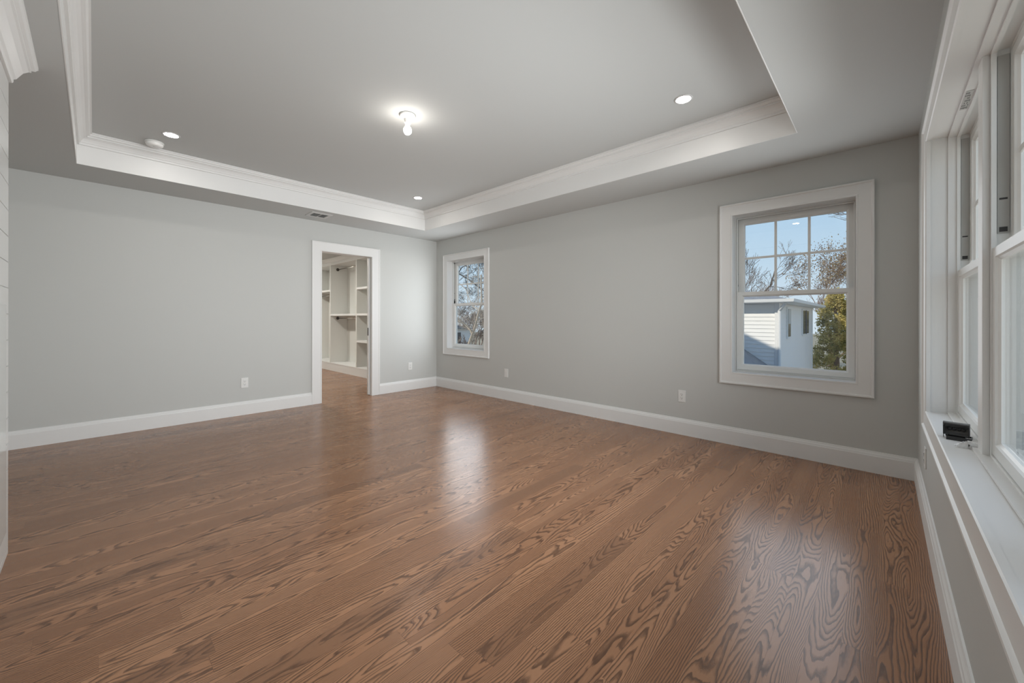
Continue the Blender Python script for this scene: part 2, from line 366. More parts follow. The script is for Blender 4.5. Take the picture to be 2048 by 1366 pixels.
b.rings([[(BX0-p, YF, z) for p, z in cp], [(BX0-p, BY+p, z) for p, z in cp], [(BX1+p, BY+p, z) for p, z in cp], [(BX1+p, YF, z) for p, z in cp]], True, True, True)
b.build('trim_2', M['trim'], kind='structure', label='white crown moulding at the top of the shiplap breast')
b = MB(); b.box(2.585, 4.7, BY-0.004, BY+0.012, 0.16, 1.205, 0.003); b.build('trim_3', M['gloss'], kind='structure', label='glossy white flat panel on the shiplap face')

# ------------------------------------------------------------------ windows
CASP = [(0.0, 0.0), (0.0, -0.022), (0.003, -0.026), (0.013, -0.026), (0.017, -0.021), (0.019, -0.018), (0.090, -0.018), (0.096, -0.020), (0.103, -0.020), (0.106, -0.016), (0.106, 0.0)]
REC = 0.100
def casing(name, mp, u0, u1, z0, z1, parent, cu=0.103, kind=None):
    return MB(mp).frame(u0-cu, u1+cu, z0-0.104, z1+0.104, CASP, su=cu/0.103).build(name, M['trim'], parent, kind=kind)
def sash(name, mp, u0, u1, z0, z1, w0, th, st, rt_, rb, parent, muntins):
    """sash with bevelled glazing edge; st stile, rt_/rb top and bottom rail"""
    b = MB(mp)
    def loop(iu, it, ib, wv): return [(u0+iu, wv, z0+ib), (u0+iu, wv, z1-it), (u1-iu, wv, z1-it), (u1-iu, wv, z0+ib)]
    b.rings([loop(0, 0, 0, w0+th), loop(0, 0, 0, w0), loop(st-0.012, rt_-0.012, rb-0.012, w0), loop(st-0.008, rt_-0.008, rb-0.008, w0+0.006), loop(st, rt_, rb, w0+0.012), loop(st, rt_, rb, w0+th), loop(0, 0, 0, w0+th)])
    o = b.build(name, M['vinyl'], parent)
    gw = w0+th*0.55
    b = MB(mp); b.box(u0+st-0.004, u1-st+0.004, gw-0.003, gw+0.003, z0+rb-0.004, z1-rt_+0.004); b.build('pane', M['glass'], o)
    if muntins:
        b = MB(mp); gu0, gu1, gz0, gz1 = u0+st, u1-st, z0+rb, z1-rt_
        for k in (1, 2):
            x = gu0+(gu1-gu0)*k/3; b.box(x-0.010, x+0.010, gw-0.009, gw-0.0032, gz0, gz1, 0.002)
        z = (gz0+gz1)/2+0.0; b.box(gu0, gu1, gw-0.0105, gw-0.0034, z-0.010, z+0.010, 0.002)
        b.build('muntin_grid', M['vinyl'], o)
    return o
def window_unit(root, mp, u0, u1, jamb=True, rec=REC, z0=Z0W, z1=Z1W, label=False):
    """double-hung unit: jamb liner, vinyl frame, upper and lower sash"""
    e_ = 0.004
    if jamb:
        b = MB(mp); b.frame(u0, u1, z0, z1, [(0.001, -0.001), (0.001, rec), (0.010, rec), (0.010, WT-0.01), (0.001, WT+0.002)])
        b.frame(u0, u1, z0, z1, [(0.0015, rec-0.012), (0.008, rec-0.012), (0.008, rec), (0.0015, rec)])
        b.build('jamb', M['trim'], root)
    f = MB(mp); f.frame(u0, u1, z0, z1, [(0.002, rec), (0.0185, rec), (0.0185, rec+0.012), (0.010, rec+0.013), (0.010, rec+0.042), (0.0215, rec+0.043), (0.0215, rec+0.052), (0.014, rec+0.053), (0.014, rec+0.088), (0.002, rec+0.088)])
    fr = f.build('frame', M['vinyl'], root)
    zm = 1.388
    for sgn, uu in ((1, u0+0.0105), (-1, u1-0.0105)):
        b = MB(mp); b.box(min(uu, uu+sgn*0.004), max(uu, uu+sgn*0.004), rec+0.014, rec+0.040, zm+0.05, z1-0.03); tk = b.build('balance_track', M['balance'], fr)
        for zc, hc in ((zm+0.055, 0.016), (zm+0.165, 0.006)):
            b = MB(mp); b.box(min(uu, uu+sgn*0.0055), max(uu, uu+sgn*0.0055), rec+0.018, rec+0.036, zc, zc+hc); b.build('track_clip', M['dark'], tk)
    ls = sash('lower_sash', mp, u0+0.012, u1-0.012, z0+0.021, zm, rec+0.004, 0.034, 0.052, 0.044, 0.050, root, False)
    us = sash('upper_sash', mp, u0+0.016, u1-0.016, zm-0.035, z1-0.016, rec+0.044, 0.034, 0.050, 0.052, 0.036, root, True)
    um = (u0+u1)/2+0.02
    b = MB(mp); b.box(um-0.030, um+0.030, rec+0.008, rec+0.030, zm, zm+0.006, 0.002); b.box(um-0.012, um+0.026, rec+0.010, rec+0.024, zm+0.006, zm+0.014, 0.003); b.build('sash_lock', M['vinyl'], ls)
    return ls, us, fr
w1 = empty('window_1', ((WB1[0]+WB1[1])/2, 0, Z0W), kind='structure', label='narrow-looking double-hung window nearest the far corner, bare branches outside', cat='window')
casing('casing', mapB, WB1[0], WB1[1], Z0W, Z1W, w1); window_unit(w1, mapB, *WB1)
w2 = empty('window_2', ((WB2[0]+WB2[1])/2, 0, Z0W), kind='structure', label='double-hung window showing the neighbour house and evergreen', cat='window')
casing('casing', mapB, WB2[0], WB2[1], Z0W, Z1W, w2); window_unit(w2, mapB, *WB2)
# bank of three windows on wall_right behind one casing
casing('trim_4', mapC, WC[0], WC[1], Z0W, Z1W, None, cu=0.165, kind='structure')
RC = 0.090
b = MB(mapC); b.frame(WC[0], WC[1], Z0W, Z1W, [(0.001, -0.001), (0.001, RC+0.11), (0.001, WT+0.002)])
b.frame(WC[0], WC[1], Z0W, Z1W, [(0.0015, RC-0.030), (0.010, RC-0.030), (0.010, RC), (0.0015, RC)])
b.build('trim_5', M['trim'], kind='structure', label='deep white jamb box and sill of the window bank')
MULL = [(-1.840, -1.757), (-2.775, -2.692)]
cells = [(-1.757, WC[1]), (-2.692, -1.840), (WC[0], -2.775)]
b = MB(mapC)
for y0, y1 in MULL: b.box(y0, y1, RC-0.018, WT-0.01, Z0W+0.0005, Z1W-0.0005, 0.002)
b.build('trim_6', M['trim'], kind='structure', label='white mullion posts between the right-hand windows')
labs = ['first right-hand window beyond the black box on the sill', 'second right-hand window, cut by the photo edge', 'third right-hand window, outside the frame of the photo']
for i, (y0, y1) in enumerate(cells):
    wd = empty('window_%d' % (i+3), (LB, (y0+y1)/2, Z0W), kind='structure', label=labs[i], cat='window')
    ls, us, fr = window_unit(wd, mapC, y0, y1, jamb=False, rec=RC)
    if i == 0:
        b = MB(mapC); b.box(-1.56, -1.36, RC-0.026, RC-0.004, Z1W-0.0115, Z1W-0.0108); st = b.build('label_sticker', M['sticker'], wd)
        b = MB(mapC)
        random.seed(4)
        for k in range(7):
            y = -1.545+k*0.026
            for q in range(5):
                if random.random() < 0.8: b.box(y, y+0.012+0.006*random.random(), RC-0.0245+q*0.004, RC-0.0227+q*0.004, Z1W-0.0121, Z1W-0.0116)
        b.build('printed_lines', M['dark'], st)

# ------------------------------------------------------------------ door to the closet
d1 = empty('door_1', (0, (DY0+DY1)/2, 0), kind='structure', label='white cased doorway to the closet with a pocket door slid into the wall', cat='door')
dp = [(0.0, 0.0), (0.0, -0.018), (0.004, -0.0215), (0.014, -0.0215), (0.018, -0.018), (0.112, -0.018), (0.118, -0.021), (0.124, -0.020), (0.1285, -0.015), (0.1285, 0.0)]
MB(mapA).frame(DY0-0.109, DY1+0.129, 0.0, DZ+0.129, dp, True).build('casing', M['trim'], d1)
b = MB(mapA)
b.frame(DY0-0.019, DY1+0.019, 0.0, DZ+0.019, [(0.0, -0.002), (0.019, -0.002), (0.019, 0.122), (0.0, 0.122)], True)
b.build('jamb', M['trim'], d1)
b = MB(mapA); b.box(DY1-0.004, DY1+0.0005, 0.030, 0.040, 0.0, DZ); b.box(DY1-0.004, DY1+0.0005, 0.080, 0.086, 0.0, DZ); b.build('pocket_slot', M['balance'], d1)
b = MB(mapA); b.box(DY1-0.020, DY1-0.0045, 0.040, 0.078, 0.012, DZ-0.012, 0.002); pd = b.build('pocket_door', M['trim'], d1)
b = MB(mapA); b.box(DY1-0.0225, DY1-0.0195, 0.046, 0.072, 0.885, 1.0, 0.001); b.build('edge_pull', M['bronze'], pd)
b = MB(mapA); b.frame(DY0-0.109, DY1+0.109, 0.0, DZ+0.109, [(a, 0.12-wv) for a, wv in CASP], True); b.build('closet_casing', M['trim'], d1)

# ------------------------------------------------------------------ closet beyond
XC0, YC0 = -4.35, -3.0
b = MB(); b.box(XC0-0.1, -0.12, -0.05, 0.0, 0, H); b.build('wall_closet_back', M['wall'], kind='structure')
b = MB(); b.box(XC0-0.1, XC0, YC0, -0.05, 0, H); b.build('wall_closet_far', M['wall'], kind='structure')
b = MB(); b.box(XC0-0.1, -0.12, YC0-0.1, YC0, 0, H); b.build('wall_closet_front', M['wall'], kind='structure')
b = MB(); b.box(XC0-0.1, -0.12, YC0-0.1, 0.0, H, H+0.08); b.build('ceiling_closet', M['ceil'], kind='structure')
cs = empty('closet_shelving', (-2.3, -0.25, 0), 'built-in white closet shelving with hanging rods seen through the doorway', 'shelving')
CF, CB = -0.433, -0.062
XA, XB = XC0+0.005, -0.60
b = MB(); b.box(XA, XB, CF, CB, 0.0, 0.150, 0.002); b.build('plinth', M['trim'], cs)
b = MB(); b.box(XA, XB, CF-0.004, CB, 0.150, 0.176, 0.003); b.build('bottom_shelf', M['trim'], cs)
b = MB(); b.box(XA, XB, CB, CB+0.010, 0.176, H-0.002); b.build('back_panel', M['closet'], cs)
for x in (XA+0.02, -3.30, -2.055, -1.36, XB-0.02):
    b = MB(); b.box(x-0.02, x+0.02, CF, CB, 0.176, 2.295, 0.002); b.build('side_panel', M['closet'], cs)
b = MB(); b.box(XA, XB, CF-0.002, CB, 2.295, H-0.001, 0.001); b.build('fascia', M['trim'], cs)
b = MB(); b.rings([[(x, CF-p, z-0.001) for p, z in [(0.0, 2.36), (0.010, 2.36), (0.014, 2.372), (0.035, 2.395), (0.052, 2.418), (0.060, 2.424), (0.060, H), (0.0, H)]] for x in (XA, XB)], True, True, True); b.build('crown', M['trim'], cs)
for x0, x1, z in ((-3.28, -2.075, 1.234), (-2.035, -1.38, 1.234), (-2.035, -1.38, 1.749), (-2.035, -1.38, 0.706), (XA+0.04, -3.32, 1.765), (-1.34, XB-0.04, 1.234), (-1.34, XB-0.04, 1.749)):
    b = MB(); b.box(x0, x1, CF, CB, z-0.040, z, 0.002); b.build('shelf', M['trim'], cs)
def rod(x0, x1, y, z):
    b = MB(); b.tube([(x0, y, z), (x1, y, z)], 0.0125, 14); o = b.build('hanging_rod', M['chrome'], cs, smooth=True)
    for x, dx in ((x0, 0.010), (x1, -0.010)):
        b = MB(); b.lathe([(0.034, 0), (0.034, dx*0.5), (0.022, dx), (0.020, dx*3.0)], (x, y, z), 20, 'x'); b.build('flange', M['darkmetal'], o, smooth=True)
rod(-3.279, -2.076, -0.277, 2.215); rod(-3.279, -2.076, -0.277, 1.142); rod(XA+0.041, -3.321, -0.277, 1.655)
b = MB(); b.box(-0.12-0.019, -0.12, YC0, DY0-0.125, 0, 0.15); b.build('baseboard_closet', M['trim'], kind='structure')

# ------------------------------------------------------------------ ceiling fittings
def wafer(x, y, z, label, lens=None, group='recessed ceiling lights'):
    r = empty('recessed_light', (x, y, z), label, 'ceiling light', group)
    b = MB(); b.lathe([(0.062, 0.0), (0.062, -0.002), (0.058, -0.005), (0.050, -0.006), (0.047, -0.003), (0.047, 0.0)], (x, y, z), 40); b.build('trim_ring', M['vent'], r, smooth=True)
    b = MB(); b.lathe([(0.0455, -0.0015), (0.0455, -0.0046), (0.030, -0.0056)], (x, y, z), 32); b.build('lens', lens or M['lens'], r)
wafer(1.104, -3.533, HT, 'lit recessed light beside the smoke detector')
wafer(4.478, -1.120, HT, 'lit recessed light nearest the right-hand window wall, above the larger window')
wafer(1.136, -1.113, HT, 'lit recessed light in the far corner of the tray ceiling')
wafer(4.478, -3.533, HT, 'lit recessed light in the tray corner outside the frame of the photo')
wafer(-3.75, -1.80, H, 'unseen recessed light added in the closet ceiling by the far wall', M['lensc'], 'added closet lights')  # unseen lamp, added so the far shelving bay is lit
wafer(-1.5, -1.75, H, 'unseen recessed light added in the closet ceiling by the doorway', M['lensc'], 'added closet lights')  # unseen lamp, added to light the closet near the opening
BXc, BYc = 2.857, -2.337
lh = empty('bulb_holder', (BXc, BYc, HT), 'bare glowing bulb in a white ceiling lampholder at the tray centre', 'ceiling light')
b = MB(); b.lathe([(0.057, 0), (0.060, -0.003), (0.060, -0.010), (0.055, -0.016), (0.040, -0.022), (0.033, -0.028), (0.028, -0.034)], (BXc, BYc, HT), 36); b.build('base', M['porcelain'], lh, smooth=True)
b = MB(); b.lathe([(0.028, -0.030), (0.026, -0.040), (0.0225, -0.050), (0.0225, -0.064), (0.019, -0.066)], (BXc, BYc, HT), 28); b.build('socket', M['porcelain'], lh, smooth=True)
bp = [(0.014, -0.064), (0.015, -0.072)] + [(0.030*math.sin(a), -0.118+0.034*math.cos(a)) for a in [0.50+i*(PI-0.55)/14 for i in range(15)]]
b = MB(); b.lathe(bp, (BXc, BYc, HT), 32); b.build('bulb', M['bulb'], lh, smooth=True)
sdx, sdy = 0.815, -3.615
sm = empty('smoke_detector', (sdx, sdy, HT), 'round white smoke detector on the tray ceiling near the left corner', 'smoke detector')
b = MB(); b.lathe([(0.064, 0), (0.066, -0.004), (0.066, -0.012)], (sdx, sdy, HT), 40); b.build('mount', M['plate'], sm, smooth=True)
b = MB(); b.lathe([(0.061, -0.010), (0.061, -0.024), (0.056, -0.034), (0.045, -0.040), (0.020, -0.042)], (sdx, sdy, HT), 40); cv = b.build('cover', M['plate'], sm, smooth=True)
b = MB(); b.lathe([(0.010, -0.041), (0.010, -0.0445), (0.008, -0.0455)], (sdx+0.01, sdy, HT), 16); b.build('test_button', M['vent'], cv)
# supply register in the soffit
vx0, vx1, vy0, vy1 = 0.215, 0.465, -2.165, -1.915
vt = empty('air_vent', ((vx0+vx1)/2, (vy0+vy1)/2, H), 'square white air vent in the soffit above the doorway', 'vent')
b = MB(); b.rings([[(vx0+i, vy0+i, H+z), (vx1-i, vy0+i, H+z), (vx1-i, vy1-i, H+z), (vx0+i, vy1-i, H+z)] for i, z in ((0, 0), (0.004, -0.005), (0.035, -0.008), (0.040, -0.004), (0.040, -0.0005))]); b.build('frame', M['vent'], vt)
b = MB(); b.box(vx0+0.04, vx1-0.04, vy0+0.04, vy1-0.04, H-0.0012, H-0.0006); b.build('duct_shade_sheet', M['ventshade'], vt)  # flat dark sheet standing in for the shade inside the duct
for k in range(7):
    x = vx0+0.055+k*0.0235
    b = MB(); b.rings([[(x, y, H-0.0015), (x+0.010, y, H-0.0085), (x+0.0115, y, H-0.0085), (x+0.0015, y, H-0.0015)] for y in ((vy0+0.045, vy0+0.120) if k % 2 else (vy0+0.045, vy1-0.045))], True, True, True)
    b.build('louvre', M['vent'], vt)
b = MB(); b.box(vx0+0.04, vx1-0.04, vy0+0.120, vy0+0.130, H-0.0085, H-0.0015); b.build('divider_bar', M['vent'], vt)

# ------------------------------------------------------------------ outlets
def outlet(mp, u, z, label, blank=False):
    r = empty('electrical_outlet', mp((u, 0, z)), label, 'outlet', 'white outlets above the baseboards')
    b = MB(mp); b.box(u-0.036, u+0.036, -0.006, 0.0, z-0.059, z+0.059, 0.0025); b.build('cover_plate', M['plate'], r)
    if blank:
        b = MB(mp); b.box(u-0.016, u+0.016, -0.0075, -0.0055, z-0.033, z+0.033, 0.001); b.build('insert', M['plate'], r); return
    b = MB(mp); b.box(u-0.0165, u+0.0165, -0.0085, -0.0055, z-0.0335, z+0.0335, 0.0012); rc = b.build('receptacle', M['plate'], r)
    b = MB(mp)
    for dz in (-0.018, 0.018):
        b.box(u-0.0085, u-0.0060, -0.0092, -0.0084, z+dz-0.002, z+dz+0.007); b.box(u+0.0060, u+0.0085, -0.0092, -0.0084, z+dz-0.002, z+dz+0.006)
        b.box(u-0.003, u+0.003, -0.0092, -0.0084, z+dz-0.011, z+dz-0.006)
    b.build('socket_slots', M['grey_plastic'], rc)
outlet(mapA, -2.755, 0.377, 'white outlet on the left wall, left of the doorway')
outlet(mapA, -0.510, 0.377, 'white outlet between the doorway and the far corner')
outlet(mapB, 1.652, 0.375, 'white wall plate to the right of the smaller window', True)
outlet(mapB, 4.066, 0.378, 'white outlet below and left of the larger window')
outlet(mapC, -0.70, 0.345, 'white outlet under the right-hand window sill')

# ------------------------------------------------------------------ things on the sill
ZS = Z0W+0.0005
def build_box():
    c = Vector((LB+0.036, -1.575, ZS)); rot = Matrix.Rotation(math.radians(-9), 3, 'Z')
    mp = lambda p: tuple(c + rot @ Vector(p))
    r = empty('hinged_case', c, 'small open black plastic case on the window sill', 'case')
    b = MB(mp)   # shallow tray in front
    b.rings([[(x, y, z) for x, y in ((-.024+i, -.050+i), (.044-i, -.050+i), (.044-i, .004-i), (-.024+i, .004-i))] for i, z in ((0, 0), (0, .015), (.003, .0155), (.003, .004))], True, True, True)
    b.build('tray', M['black'], r)
    b = MB(mp)   # raised lid, hollow, leaning back
    pr1 = [(-0.004, 0.012), (0.012, 0.018), (0.020, 0.040), (0.017, 0.058), (0.008, 0.064), (-0.010, 0.062)]
    pr2 = [(-0.010, 0.058), (0.006, 0.060), (0.013, 0.055), (0.016, 0.040), (0.009, 0.021), (-0.004, 0.016)]
    b.rings([[(x, y, z) for y, z in pr1+pr2] for x in (-.036, .036)], True, True, True)
    for x0, x1 in ((-.0365, -.033), (.033, .0365)):
        b.rings([[(x, y, z) for y, z in ((-0.004, 0.013), (0.012, 0.018), (0.020, 0.040), (0.017, 0.058), (0.008, 0.064), (-0.010, 0.062), (-0.006, 0.040))] for x in (x0, x1)], True, True, True)
    ld = b.build('lid', M['grey_plastic'], r)
    b = MB(mp); b.box(-.030, .030, .0005, .010, .004, .016, 0.002)
    for k in range(4): b.lathe([(0.004, 0), (0.006, -0.004), (0.006, -0.012), (0.003, -0.014)], (-.020+k*.0133, .016, .036), 12, 'y')
    b.build('hinge_block', M['black'], r)
    for xa, xb in ((-.0352, -.0335), (.0335, .0352)):
        b = MB(mp); b.box(xa, xb, -.012, -.004, .001, .050, 0.0005); b.build('lid_arm', M['black'], r)
build_box()
def build_bag():
    random.seed(11); c = Vector((LB+0.055, -1.722, ZS))
    r = empty('plastic_bag', c, 'crumpled clear plastic bag on the sill against the mullion', 'bag')
    b = MB(); nx, ny = 15, 11; g = []
    for j in range(ny+1):
        l = []
        for i in range(nx+1):
            u, v = i/nx-.5, j/ny-.5
            hgt = 0.020*max(0, 1-(2*u)**2)*max(0, 1-(2*v)**2)**.7 + 0.007*abs(mnoise.noise((u*9, v*7, 1.3)))+0.0012
            l.append(b.v(c.x+u*0.072+0.004*mnoise.noise((u*6, v*6, 4)), c.y+v*0.046+0.004*mnoise.noise((u*6, v*6, 8)), c.z+hgt))
        g.append(l)
    for j in range(ny):
        for i in range(nx): b.bm.faces.new((g[j][i], g[j][i+1], g[j+1][i+1], g[j+1][i]))
    b.build('film', M['film'], r)
    b = MB(); b.tube([(c.x+0.004, c.y-0.010, c.z+0.006), (c.x+0.030, c.y-0.006, c.z+0.006)], 0.005, 10); b.lathe([(0.008, 0), (0.008, 0.004), (0.005, 0.006)], (c.x-0.004, c.y-0.011, c.z+0.0085), 12, 'x'); b.build('screw', M['darkmetal'], r)
build_bag()

# ------------------------------------------------------------------ outdoors
GZ = -3.3
b = MB(); b.quad((-90, -60, GZ), (90, -60, GZ), (90, 140, GZ), (-90, 140, GZ)); b.build('ground', M['ground'], kind='structure')
def siding_wall(b, p0, p1, z0, z1, out, expo=0.102):
    """lapped clapboards between two ground points; out = outward normal"""
    n = int((z1-z0)/expo)
    for k in range(n+1):
        a, c = z0+k*expo, min(z0+(k+1)*expo, z1)
        if c-a < 0.005: continue
        o1, o2 = 0.018, 0.004
        A = [(p0[0]+out[0]*o1, p0[1]+out[1]*o1, a), (p1[0]+out[0]*o1, p1[1]+out[1]*o1, a), (p1[0]+out[0]*o2, p1[1]+out[1]*o2, c), (p0[0]+out[0]*o2, p0[1]+out[1]*o2, c)]
        b.quad(*A)
        b.quad((p0[0], p0[1], a), (p1[0], p1[1], a), A[1], A[0])
def house_next_door():
    r = empty('house', (3.56, 8.0, GZ), 'white clapboard house with grey hip roof outside the larger window', 'house')
    x0, x1, y0, y1, ez = -6.0, 3.56, 8.0, 14.6, 1.56
    b = MB(); b.box(x0, x1, y0, y1, GZ, ez); b.build('core_wall', M['siding'], r)
    b = MB(); siding_wall(b, (x0, y0), (x1, y0), GZ, ez, (0, -1)); b.build('front_siding', M['siding'], r)
    b = MB(); siding_wall(b, (x1, y0), (x1, y1), GZ, ez, (1, 0)); b.build('side_siding', M['siding'], r)
    b = MB(); b.box(x1-.06, x1+.035, y0-.035, y0+.06, GZ, ez, 0.004); b.build('corner_board', M['housetrim'], r)
    b = MB(); b.box(x1-.01, x1+.035, y1-.06, y1+.02, GZ, ez, 0.004); b.build('corner_board', M['housetrim'], r)
    o = 0.32; rzv = ez+0.06; ph = 0.27; my = (y0+y1)/2; hy = my-(y0-o)
    b = MB(); A = [(x0-o, y0-o), (x1+o, y0-o), (x1+o, y1+o), (x0-o, y1+o)]
    va = [b.v(*p, rzv) for p in A]; ra = b.v(x0-o+hy, my, rzv+ph*hy); rb = b.v(x1+o-hy, my, rzv+ph*hy)
    for f_ in ((va[0], va[1], rb, ra), (va[1], va[2], rb), (va[2], va[3], ra, rb), (va[3], va[0], ra)): b.bm.faces.new(f_)
    b.bm.faces.new(va[::-1]); b.build('roof', M['shingle'], r)
    b = MB(); b.rings([[(x0-o-d, y0-o-d, z), (x1+o+d, y0-o-d, z), (x1+o+d, y1+o+d, z), (x0-o-d, y1+o+d, z)] for d, z in ((-.30, ez-.02), (0.0, ez-.02), (0.06, ez+.0), (0.075, ez+.075), (0.055, ez+.075), (0.045, ez+.02), (-.02, ez+.02), (-.02, ez+.07))]); b.build('gutter', M['housetrim'], r)
    b = MB(); b.tube([(x1+.20, y0-.26, ez-.03), (x1+.05, y0-.09, ez-.22), (x1+.05, y0-.09, GZ+.1)], 0.038, 10); b.build('downspout', M['housetrim'], r)
    for yy0, yy1, split in ((9.22, 9.62, True), (12.05, 13.4, False)):
        b = MB(); b.box(x1+.01, x1+.045, yy0-.07, yy1+.07, .58, 1.46, 0.004); wf = b.build('side_window', M['housetrim'], r)
        b = MB(); b.box(x1+.04, x1+.05, yy0, yy1, .64, 1.41); b.build('glass', M['houseglass'], wf)
        if split: b = MB(); b.box(x1+.046, x1+.058, yy0, yy1, 1.0, 1.40); b.build('blind', M['sticker'], wf)
        if not split:
            b = MB(); b.box(x1+.045, x1+.060, (yy0+yy1)/2-.05, (yy0+yy1)/2+.05, .62, 1.43); b.build('window_mullion', M['shutter'], wf)
    b = MB(); b.tube([(2.55, 9.1, rzv+.28), (2.55, 9.1, rzv+.62)], 0.04, 10); b.build('vent_pipe', M['shutter'], r)
    # low gabled wing against the front wall
    b = MB(); b.rings([[(-0.5, y, GZ), (-0.5, y, -0.5), (1.5, y, 1.20), (3.45, y, -0.15), (3.45, y, -0.23), (3.2, y, -0.12), (3.2, y, GZ)] for y in (5.0, 7.97)], True, True, True); b.build('wing', M['siding'], r)
    b = MB(); b.rings([[(-0.6, y, -.56), (1.5, y, 1.26), (3.55, y, -0.20), (3.55, y, -0.26), (1.5, y, 1.20), (-0.6, y, -.62)] for y in (4.8, 7.965)], True, True, True); b.build('wing_roof', M['shingle'], r)
house_next_door()
def far_house(name, x0, x1, y0, y1, z1, rh, label, side):
    r = empty(name, (x0, y0, GZ), label, 'house')
    b = MB(); b.box(x0, x1, y0, y1, GZ, z1); b.build('wall', M['siding'], r)
    o = .35; my = (y0+y1)/2
    b = MB()
    b.rings([[(x, y0-o, z1-.02), (x, my, z1+rh), (x, y1+o, z1-.02)] for x in (x0-o, x1+o)], True, True, True); b.build('roof', M['shingle'], r)
    for k in range(3):
        for zz in (GZ+1.0, z1-1.55):
            b = MB()
            if side == 'x+': yy = y0+1.0+k*1.9; b.box(x1-.01, x1+.05, yy, yy+.8, zz, zz+1.1)
            else: xx = x0+3.2+k*2.2; b.box(xx, xx+.9, y0-.05, y0+.01, zz, zz+1.2)
            b.build('window', M['houseglass'], r)
far_house('house', -37.0, -30.0, 19.5, 26.7, -0.05, 0.6, 'distant white house low in the smaller window', 'x+')
far_house('house', 6.9, 16.5, 13.5, 21.0, 2.6, 1.6, 'pale house added outside to whiten the right-hand window panes', 'y-')  # invented neighbour, added to brighten the panes seen at a slant

def grow(b, rng, p, d, ln, rad, depth, spread=0.55, upb=0.12, nseg=4, minr=0.004, sides=5, tips=None, kids=3):
    pts = [Vector(p)]; rads = [rad]; d = Vector(d).normalized()
    for i in range(nseg):
        d = (d + Vector((rng.uniform(-1, 1), rng.uniform(-1, 1), rng.uniform(-1, 1)))*0.22 + Vector((0, 0, upb))).normalized()
        pts.append(pts[-1]+d*ln/nseg); rads.append(max(minr, rad*(1-0.42*(i+1)/nseg)))
    b.tube([tuple(q) for q in pts], rads, sides if depth > 1 else 3)
    if depth <= 0:
        if tips is not None: tips.append(pts[-1]); tips.append(pts[len(pts)//2])
        return
    n = kids if depth > 1 else kids+1
    for k in range(n):
        t = rng.uniform(0.35, 1.0) if k else 1.0
        idx = min(nseg, max(1, int(t*nseg+.5)))
        ax = d.orthogonal().normalized(); ax.rotate(Matrix.Rotation(rng.uniform(0, 2*PI), 3, d))
        nd = (d*math.cos(spread*rng.uniform(.5, 1.3)) + ax*math.sin(spread*rng.uniform(.6, 1.4))).normalized()
        grow(b, rng, pts[idx], nd, ln*rng.uniform(.58, .80), rads[idx]*rng.uniform(.55, .75), depth-1, spread, upb, nseg, minr, sides, tips, kids)
def foliage(b, rng, tips, n, rad, size):
    for t in tips:
        for k in range(n):
            c = t + Vector((rng.gauss(0, 1), rng.gauss(0, 1), rng.gauss(0, 1)))*rad
            a = Vector((rng.uniform(-1, 1), rng.uniform(-1, 1), rng.uniform(-1, 1))).normalized()*size*rng.uniform(.6, 1.3); q = a.orthogonal()*0.7
            q.rotate(Matrix.Rotation(rng.uniform(0, 6.28), 3, a))
            b.bm.faces.new([b.bm.verts.new(v) for v in (c-a, c+q*.6, c+a, c-q*.6)])
def tree(base, d, ln, rad, depth, seed, label, m, group='trees outside the windows', spread=.55, upb=.1, minr=.004, leaves=None, kids=3, limbs=()):
    """random branching crown, plus hand-placed limbs (points, start and end radius, depth of their side shoots)"""
    rng = random.Random(seed); b = MB(); tips = []
    if ln: grow(b, rng, base, d, ln, rad, depth, spread, upb, 4, minr, 6, tips, kids)
    for pts, r0, r1, dep, sl in limbs:
        n = len(pts); b.tube(pts, [r0+(r1-r0)*i/(n-1) for i in range(n)], 7)
        for i in range(1, n):
            p, q = Vector(pts[i-1]), Vector(pts[i]); dv = (q-p).normalized()
            for k in range(3):
                t = rng.uniform(.1, 1.0); ax = dv.orthogonal(); ax.rotate(Matrix.Rotation(rng.uniform(0, 6.28), 3, dv))
                grow(b, rng, p.lerp(q, t), dv*.5+ax*rng.uniform(.5, 1.1)+Vector((0, 0, .15)), sl*rng.uniform(.6, 1.1), (r0+(r1-r0)*i/n)*.42, dep, spread, upb, 4, minr, 5, tips, kids)
    r = empty('tree', base, label, 'tree', group)
    b.build('branches', m, r)
    if leaves:
        fb = MB(); foliage(fb, rng, tips, *leaves[1:]); o = fb.build('leaves', leaves[0], r); o['kind'] = 'stuff'
def juniper(c, z0, z1, rad, seed, label):
    rng = random.Random(seed); r = empty('evergreen_tree', (c[0], c[1], z0), label, 'tree', 'trees outside the windows')
    b = MB(); b.tube([(c[0], c[1], z0), (c[0]+.05, c[1], (z0+z1)/2), (c[0], c[1], z1-.3)], [.14, .09, .02], 8); b.build('trunk', M['brownbark'], r)
    fb = MB(); lumps = []
    for i in range(210):
        h = rng.random()**.9; a = rng.uniform(0, 2*PI); prof = rad*(0.55+0.9*(1-h))*min(1, (1-h)*5+.15)*.75
        lumps.append((Vector((c[0]+prof*math.cos(a)*rng.uniform(.55, 1), c[1]+prof*math.sin(a)*rng.uniform(.55, 1), z0+.25+(z1-z0-.3)*h)), rng.uniform(.14, .27)))
    for p, s in lumps:
        for k in range(170):
            dv = Vector((rng.gauss(0, 1), rng.gauss(0, 1), rng.gauss(0, 1))).normalized(); q = p+dv*s*rng.uniform(.55, 1.08)
            a_ = (dv+Vector((rng.uniform(-.7, .7), rng.uniform(-.7, .7), rng.uniform(-.2, .9)))).normalized()*rng.uniform(.020, .042); o = a_.orthogonal()*0.55
            o.rotate(Matrix.Rotation(rng.uniform(0, 6.28), 3, a_))
            fb.bm.faces.new([fb.bm.verts.new(v) for v in (q-a_, q+o, q+a_, q-o)])
    o = fb.build('foliage', M['juniper'], r); o['kind'] = 'stuff'
